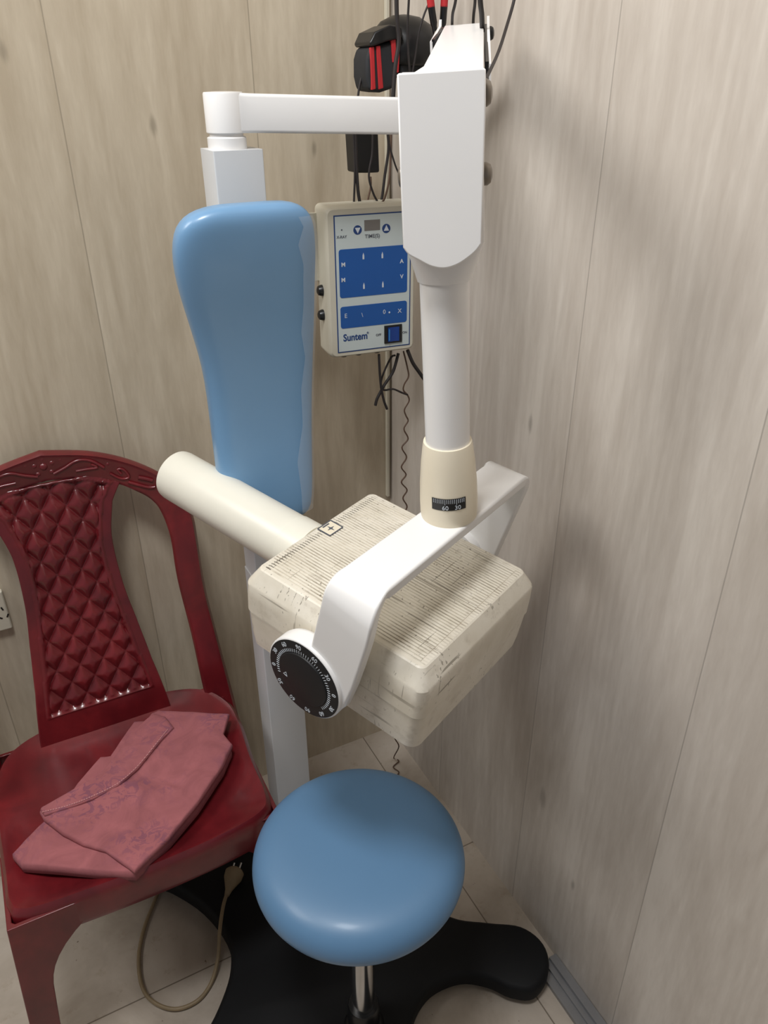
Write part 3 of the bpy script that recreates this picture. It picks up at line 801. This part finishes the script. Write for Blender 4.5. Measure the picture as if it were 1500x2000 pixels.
# relief scrolls on the top band
sc = MB()
def arc_t(s): return 0.462 - 2.6 * s * s
def rel(pts, r): sc.tube([bs(s, arc_t(s) + t, 0.007) for s, t in pts], r, 8, 5)
for sg in (-1, 1):
    rel([(sg * 0.012, -0.012), (sg * 0.03, -0.004), (sg * 0.05, 0.008), (sg * 0.07, 0.010), (sg * 0.088, 0.002)], 0.0026)
    rel([(sg * 0.045, -0.010), (sg * 0.06, -0.006), (sg * 0.078, 0.0), (sg * 0.07, 0.004)], 0.0024)
    rel([(sg * 0.095, -0.006), (sg * 0.110, -0.010), (sg * 0.123, -0.002), (sg * 0.117, 0.008), (sg * 0.108, 0.005), (sg * 0.112, -0.001)], 0.0022)
    rel([(sg * 0.120, -0.012), (sg * 0.135, -0.010), (sg * 0.150, -0.006), (sg * 0.160, 0.001)], 0.0028)
    rel([(sg * 0.137, 0.004), (sg * 0.148, 0.008), (sg * 0.158, 0.011)], 0.0036)
for s, t, r in ((0, 0.002, 0.0065), (0.013, 0.006, 0.0045), (-0.013, 0.006, 0.0045), (0.010, -0.008, 0.004), (-0.010, -0.008, 0.004), (0.026, 0.010, 0.0035), (-0.026, 0.010, 0.0035), (0, 0.014, 0.004), (0.095, 0.010, 0.004), (-0.095, 0.010, 0.004)):
    sc.lathe(bs(s, arc_t(s) + t, 0.005), eN, [(r, 0), (r * 0.85, r * 0.35), (r * 0.4, r * 0.6)], 14)
sc.build('relief_scroll', M['maroon'], bframe, angle=70)
# quilted centre panel
def pw_(t):
    pts = [(-0.02, 0.112), (0.034, 0.106), (0.084, 0.098), (0.171, 0.087), (0.242, 0.078), (0.327, 0.077), (0.386, 0.090), (0.412, 0.106), (0.436, 0.125)]
    for (t0, w0), (t1, w1) in zip(pts, pts[1:]):
        if t <= t1: break
    q = pts.index((t0, w0)); p_ = [pts[max(q - 1, 0)][1], w0, w1, pts[min(q + 2, len(pts) - 1)][1]]; k = min(1, (t - t0) / (t1 - t0))
    return 0.5 * (2 * p_[1] + (p_[2] - p_[0]) * k + (2 * p_[0] - 5 * p_[1] + 4 * p_[2] - p_[3]) * k * k + (3 * p_[1] - p_[0] - 3 * p_[2] + p_[3]) * k ** 3)
NX, NY = 96, 190
pv = []; 
cell_w, cell_h = 0.0385, 0.056
for j in range(NY + 1):
    t = -0.02 + 0.456 * j / NY; wd = pw_(t)
    wd = min(wd, 0.125)
    for i in range(NX + 1):
        s = wd * (2 * i / NX - 1)
        tt_ = min(t, 0.446 - 2.5 * s * s)
        n_ = 0.003
        inset = min(wd - abs(s) - 0.020, tt_ - 0.035, 0.436 - 2.5 * s * s - tt_)
        if inset > 0:
            n_ = -0.003
            # staggered scales: sharp lower tip, rounded dome
            best = 0
            uu, vv = s / cell_w, tt_ / cell_h
            for (ou, ov) in ((0, 0), (0.5, 0.5)):
                du_ = (uu - ou) - round(uu - ou); dv_ = (vv - ov) - round(vv - ov)
                r = abs(du_) * 2 + abs(dv_) * 2
                best = max(best, 1 - r)
            n_ = -0.004 + 0.0125 * min(best, 0.72) ** 0.8
            n_ = 0.003 * max(0, 1 - inset / 0.004) + n_ * min(1, inset / 0.004)
        elif inset > -0.004: n_ = 0.0048
        pv.append(bs(s, tt_, n_))
pf = [(j * (NX + 1) + i, j * (NX + 1) + i + 1, (j + 1) * (NX + 1) + i + 1, (j + 1) * (NX + 1) + i) for j in range(NY) for i in range(NX)]
pn = MB().add(pv, pf)
back_v = [p - eN * 0.0 for p in pv]
po = pn.build('backrest_panel', M['maroon'], chair, angle=60)
sd_ = po.modifiers.new('solid', 'SOLIDIFY'); sd_.thickness = 0.004; sd_.offset = 0

# ------------------------------------------------------------------ pink cloth on the seat
ZC = ZS + 0.001
def zc(px, py, z): return atz(px, py, z)
cl = MB()
def layer(pix, z_lo, z_hi, seed, wob=0.0022, pill=0.6):
    pts = [atz(px, py, z_hi) for px, py in pix]
    ol = []
    for i in range(len(pts)):
        p, q = pts[i], pts[(i + 1) % len(pts)]
        n = max(2, int((q - p).length / 0.006))
        ol += [p.lerp(q, k / n) for k in range(n)]
    c = sum(ol, V((0, 0, 0))) / len(ol)
    def ring(sc_, z, rnd=0.0):
        r = []
        for p in ol:
            d_ = p - c; q = c + V((d_.x, d_.y, 0)) * sc_
            nz = noise.noise(V((q.x * 22 + seed, q.y * 22, seed))) * rnd + noise.noise(V((q.x * 75 + q.y * 30, q.y * 40, seed))) * rnd * 0.6
            r.append(V((q.x, q.y, z + nz)))
        return r
    rs = [ring(0.975, z_lo), ring(0.995, z_lo + 0.001), ring(1.0, (z_lo + z_hi) / 2), ring(0.993, z_hi - 0.0012, wob * 0.5)]
    for s_ in (0.975, 0.94, 0.9, 0.84, 0.77, 0.68, 0.58, 0.47, 0.35, 0.22, 0.1, 0.02): rs.append(ring(s_, z_hi + 0.0004, wob))
    cl.loft(rs)
layer([(22, 1668), (40, 1688), (110, 1693), (190, 1701), (262, 1704), (330, 1640), (385, 1575), (435, 1500), (452, 1462), (440, 1440), (430, 1400), (380, 1398), (262, 1408), (252, 1422), (215, 1475), (195, 1478), (150, 1530), (112, 1580), (75, 1612)], ZC - 0.008, ZC + 0.012, 3.1)
layer([(76, 1584), (84, 1598), (120, 1626), (160, 1647), (205, 1660), (236, 1682), (262, 1700), (330, 1634), (385, 1568), (436, 1493), (454, 1452), (436, 1430), (448, 1392), (380, 1389), (310, 1386), (296, 1392), (262, 1436), (218, 1484), (170, 1540), (118, 1569)], ZC + 0.011, ZC + 0.022, 9.7, 0.0036)
layer([(78, 1580), (86, 1592), (132, 1578), (180, 1560), (230, 1535), (270, 1500), (312, 1448), (340, 1420), (322, 1398), (300, 1392), (262, 1424), (222, 1480), (172, 1538), (120, 1566)], ZC + 0.021, ZC + 0.026, 5.5, 0.002)
cloth = cl.build('folded_cloth', M['cloth'], angle=80)
tag(cloth, 'folded faded pink printed cloth lying on the red chair seat', 'cloth')
st_ = MB()
hem = [(82, 1586), (130, 1574), (178, 1556), (228, 1531), (268, 1497), (310, 1446), (328, 1424)]
for k in range(0, 60):
    hh = spline([atz(px, py, ZC + 0.0280) for px, py in hem], 10)
    if k >= len(hh) - 1: break
    st_.tube([hh[k], hh[k].lerp(hh[k + 1], 0.6)], 0.0007, 5, 1)
W[cloth] = Matrix.Identity(4)
st_.build('hem_stitching', plain('pale_thread', (206, 150, 150), 0.8), cloth, label='pale stitched hem line')

# ------------------------------------------------------------------ cords and cables
G3 = 'cables coming down from above the machine'
def cable(name, pts, r, mat, label, cat='cable', group=None, n=8, sm=6):
    if group == G3 and pts[0].z > 1.52:      # these hang from the ceiling
        p = pts[0]; e = (p - pts[1]).normalized()
        pts = [V((p.x + e.x * 0.12, p.y + e.y * 0.12, 2.598))] + [V((p.x + e.x * 0.12, p.y + e.y * 0.12, p.z + h_)) for h_ in (0.8, 0.5, 0.3, 0.2)] + [p + V((e.x * 0.09, e.y * 0.09, 0.11)), p + V((e.x * 0.05, e.y * 0.05, 0.05))] + list(pts)
    o = MB().tube(pts, r, n, sm).build(name, M[mat], angle=80); tag(o, label, cat, group); return o
gy = lambda y, pp: [aty(px, py, y) for px, py in pp]
# cord with plug by the base
pc = thing('mains_lead', 'beige mains lead looped under the red chair, its plug on the black base', 'cord', (0.02, 0.9, 0))
cp = [atz(318, 1720, 0.006), atz(300, 1765, 0.006), atz(281, 1815, 0.006), atz(271, 1870, 0.006), atz(277, 1925, 0.006), atz(300, 1957, 0.006), atz(342, 1971, 0.006), atz(385, 1955, 0.006), atz(412, 1920, 0.008), atz(426, 1870, 0.030), atz(429, 1820, 0.056), atz(436, 1770, 0.064), atz(446, 1738, 0.066)]
MB().tube(cp, 0.0035, 8, 6).build('cord', M['cord'], pc)
pg0, pg1 = atz(446, 1740, 0.066), atz(457, 1708, 0.068)
dpg = (pg1 - pg0).normalized()
plug = MB().lathe(pg0, dpg, [(0.0045, -0.010), (0.007, 0.002), (0.012, 0.014), (0.0175, 0.026), (0.0185, 0.038), (0.014, 0.043)], 20).build('plug', M['cord'], pc)
for s_ in (-1, 1): MB().tube([pg0 + dpg * 0.042 + V((-0.006, 0.003, 0)) * s_, pg0 + dpg * 0.058 + V((-0.006, 0.003, 0)) * s_], 0.0022, 8, 1).build('pin', M['chrome'], plug)
# curly hand-switch cord
hs_pts = [(788, 686), (795, 715), (798, 735), (790, 750), (788, 762), (796, 772), (799, 783), (790, 800), (793, 812), (797, 822), (789, 838), (797, 857), (785, 874), (794, 893), (784, 912), (793, 927), (784, 942), (795, 957), (787, 973), (795, 990), (785, 1010), (794, 1030), (784, 1050), (792, 1075), (782, 1100), (791, 1125), (781, 1150), (789, 1175), (779, 1200), (788, 1225), (778, 1250), (786, 1275), (776, 1300), (784, 1325), (774, 1350), (782, 1375), (773, 1400), (781, 1420), (771, 1440), (779, 1458), (769, 1476), (779, 1481), (768, 1494), (778, 1504)]
cc = thing('coiled_cord', 'thin dark curly cord hanging from the control box down to the floor by the corner', 'cord', (0.62, 1.12, 0))
MB().tube(gy(1.10, hs_pts[:-4]) + [V((p.x, p.y, 0.004)) for p in [atz(769, 1480, 0.004), atz(779, 1486, 0.004), atz(768, 1498, 0.004), atz(779, 1508, 0.004), atz(770, 1520, 0.004)]], 0.0014, 6, 5).build('cord', M['brown'], cc)
G1 = 'black cables hanging below the control box'
cable('cable', gy(1.09, [(740, 692), (742, 730), (745, 760), (750, 783), (756, 799)]), 0.0022, 'rubber', 'black cable stub hanging straight below the control box, ending nearest the corner strip', group=G1)
cable('cable', gy(1.095, [(778, 690), (768, 725), (752, 750), (742, 768), (736, 780), (733, 792)]), 0.0026, 'rubber', 'black cable running down left below the control box to a cut end', group=G1)
cable('cable', gy(1.10, [(772, 694), (764, 698), (752, 722), (745, 742), (744, 758), (752, 762), (768, 760), (785, 767), (796, 771)]), 0.0017, 'rubber', 'thin dark cable looping right below the control box towards the curly cord', group=G1)
cable('cable', gy(1.085, [(796, 684), (806, 708), (818, 726), (834, 748), (856, 775), (880, 775), (906, 750), (917, 700), (918, 640), (900, 590)]), 0.0031, 'rubber', 'thick black cable looping behind the white vertical tube', group=G1)
# cables above the box
G2 = 'cables between the arm and the control box top'
cable('cable', gy(1.13, [(690, 258), (692, 300), (693, 345), (691, 400), (690, 440)]), 0.0017, 'rubber', 'leftmost thin dark cable between the horizontal arm and the control box top', group=G2)
cable('cable', gy(1.13, [(694, 258), (696, 320), (699, 370), (703, 400), (704, 440)]), 0.0026, 'rubber', 'thick dark cable just right of the leftmost one above the control box', group=G2)
cable('cable', gy(1.12, [(728, 258), (727, 300), (721, 335), (722, 355), (730, 380), (740, 402), (744, 440)]), 0.0017, 'rubber', 'dark cable hanging over the black power adapter', group=G2)
cable('cable', gy(1.14, [(724, 345), (724, 365), (718, 395), (716, 440)]), 0.0015, 'brown', 'short brown cable from the black power adapter down behind the control box', group=G2)
cable('cable', gy(1.13, [(757, 258), (759, 290), (752, 340), (747, 380), (743, 402), (740, 440)]), 0.0022, 'rubber', 'dark cable crossing to the left right of the power adapter', group=G2)
cable('cable', gy(1.11, [(764, 258), (763, 300), (760, 350), (752, 385), (744, 402), (742, 440)]), 0.0016, 'brown', 'brown cable beside the corner strip above the control box', group=G2)
cable('cable', gy(1.10, [(757, 258), (761, 285), (768, 310), (774, 328), (782, 345)]), 0.0014, 'rubber', 'thin dark cable running under the arm into the white housing', group=G2)
# cables from above
G3 = 'cables coming down from above the machine'
cable('cable', gy(1.05, [(774, -60), (775, 30), (779, 80), (772, 130), (768, 190), (766, 262)]), 0.0030, 'rubber', 'thick black cable hanging in front of the black and red pads', group=G3)
cable('cable', gy(1.055, [(802, -60), (798, 10), (796, 60), (798, 110), (801, 145), (802, 170)]), 0.0016, 'rubber', 'thin dark cable hanging just left of the red-sleeved connectors', group=G3)
cable('cable', gy(1.10, [(726, 92), (714, 115), (706, 150), (699, 190), (694, 262)]), 0.0017, 'rubber', 'thin dark cable curving down the left side of the black and red pads', group=G3)
cable('cable', gy(1.055, [(837, 8), (828, 30), (818, 65), (811, 110), (804, 150)]), 0.0014, 'rubber', 'thin dark cable hanging from the left red-sleeved connector', group=G3)
cable('cable', [aty(896, -60, 0.92), aty(890, 0, 0.92), aty(884, 28, 0.93), aty(883, 52, 0.945)], 0.0018, 'rubber', 'left of three black cables going down behind the top of the scissor arm', group=G3)
cable('cable', [aty(929, -60, 0.92), aty(928, 0, 0.92), aty(925, 30, 0.93), aty(924, 52, 0.945)], 0.0018, 'rubber', 'middle of three black cables going down behind the top of the scissor arm', group=G3)
cable('cable', [aty(936, -60, 0.86), aty(938, 0, 0.86), aty(941, 30, 0.87), aty(942, 60, 0.885)], 0.0030, 'rubber', 'thick right one of three black cables entering the scissor arm by its right side plate', group=G3)
cable('cable', [aty(1014, -60, 0.80), aty(1004, 0, 0.80), aty(990, 50, 0.78), aty(974, 100, 0.74), aty(956, 140, 0.69), aty(945, 160, 0.655)], 0.0017, 'rubber', 'thin black cable hanging in front of the right wall into the housing', group=G3)
# red sleeved connectors
for px0, py0, px1, py1, px2, py2, lb in ((838, -30, 845, 40, 854, 75, 'black plug with a red sleeve, left of the two above the machine'), (869, -30, 866, 40, 862, 75, 'black plug with a red sleeve, right of the two above the machine')):
    p0, p1, p2 = aty(px0, py0, 1.03), aty(px1, py1, 1.03), aty(px2, py2, 1.03)
    t = thing('cable_connector', lb, 'connector', p2, 'red sleeved connectors'); ax = (p2 - p0).normalized()
    pr = p0.lerp(p1, 0.62)
    MB().tube([p0 - ax * 0.03, pr], 0.0048, 14, 1).build('sleeve', M['red'], t, label='red sleeve')
    pu = p0 - ax * 0.03; MB().tube([V((pu.x, pu.y, z_)) for z_ in (2.598, 2.2, 1.95, 1.8, 1.72)] + [pu - ax * 0.02, pu + ax * 0.01], 0.0018, 8, 5).build('cable', M['rubber'], t)
    MB().lathe(pr, ax, [(0.0048, -0.001), (0.0046, 0.004), (0.0045, 0.018), (0.0034, 0.022), (0.0032, 0.030), (0.002, 0.034)], 14).build('plug_body', M['black'], t)
    MB().tube([pr + ax * 0.030, p2, p2 + V((0.004, 0.01, -0.03)), p2 + V((0.004, 0.02, -0.06))], 0.0016, 8, 4).build('cable', M['rubber'], t)
# black and red pads in the corner
pd = thing('padded_pouch', 'black padded pouch with red stripes under a glossy black dome in the corner', 'pouch', (0.58, 1.15, 1.33))
dc = aty(788, 92, 1.125)
MB().lathe(dc - V((0, 0, 0.018)), (0.0, -0.12, 1), [(0.048, 0), (0.052, 0.004), (0.051, 0.018), (0.046, 0.034), (0.035, 0.047), (0.019, 0.055), (0.004, 0.057)], 36).build('dome', M['black'], pd, angle=60)
mk = MB()
cpz = aty(752, 100, 1.13)
pd_pix = [(722, 100), (724, 84), (745, 70), (775, 62), (784, 72), (783, 100)]
mk.prism([aty(px, py, 1.075) for px, py in ((722, 84), (732, 62), (762, 48), (786, 52), (788, 74), (760, 80), (726, 92))], (0, 0.05, 0)); mk.build('dome_rim', M['black'], pd, bevel=0.003)
m_ = MB(); m_.prism([aty(px, py, 1.08) for px, py in ((722, 92), (760, 82), (784, 72), (782, 120), (772, 172), (745, 181), (722, 178), (716, 150), (716, 115))], (0, 0.045, 0)); m_.build('pad', M['padblack'], pd, bevel=0.006)
m_ = MB(); m_.prism([aty(px, py, 1.085) for px, py in ((782, 70), (848, 76), (852, 110), (848, 150), (800, 152), (780, 150))], (0, 0.04, 0)); m_.build('pad', M['padblack'], pd, bevel=0.006)
for q4 in (((723, 93), (731, 91), (734, 174), (726, 176)), ((735, 90), (743, 89), (749, 172), (740, 175)), ((764, 79), (773, 76), (775, 122), (767, 122)), ((778, 76), (782, 76), (779, 142), (774, 142))):
    m_ = MB(); m_.prism([aty(px, py, 1.0785) for px, py in q4], (0, 0.004, 0)); m_.build('stripe', M['red'], pd, bevel=0.0008, label='red stripe')
# power adapter
ad = MB().prism([aty(px, py, 1.165) for px, py in ((689, 250), (739, 250), (742, 337), (722, 338), (694, 338))], (0, 0.03, 0)).build('power_adapter', M['black'], bevel=0.003)
tag(ad, 'black power adapter brick hanging by the corner below the horizontal arm', 'adapter')
W[ad] = Matrix.Identity(4)
# wall socket
sk = thing('wall_socket', 'cream wall socket low on the tan wall behind the red chair', 'socket', (-0.14, WY, 0.63))
s0 = aty(24, 1220, WY)
pl = MB().abox((-0.205, WY - 0.012, s0.z), (-0.079, WY - 0.0002, s0.z + 0.078)).build('plate', M['socket'], sk, bevel=0.003)
for px, py, an in ((4, 1189, 0.3), (15, 1202, -0.5), (1, 1207, 0.9)):
    c = aty(px, py, WY - 0.0123)
    MB().box(c, V((math.cos(an), 0, math.sin(an))) * 0.0012, V((-math.sin(an), 0, math.cos(an))) * 0.0034, (0, 0.0004, 0)).build('slot', M['black'], pl)
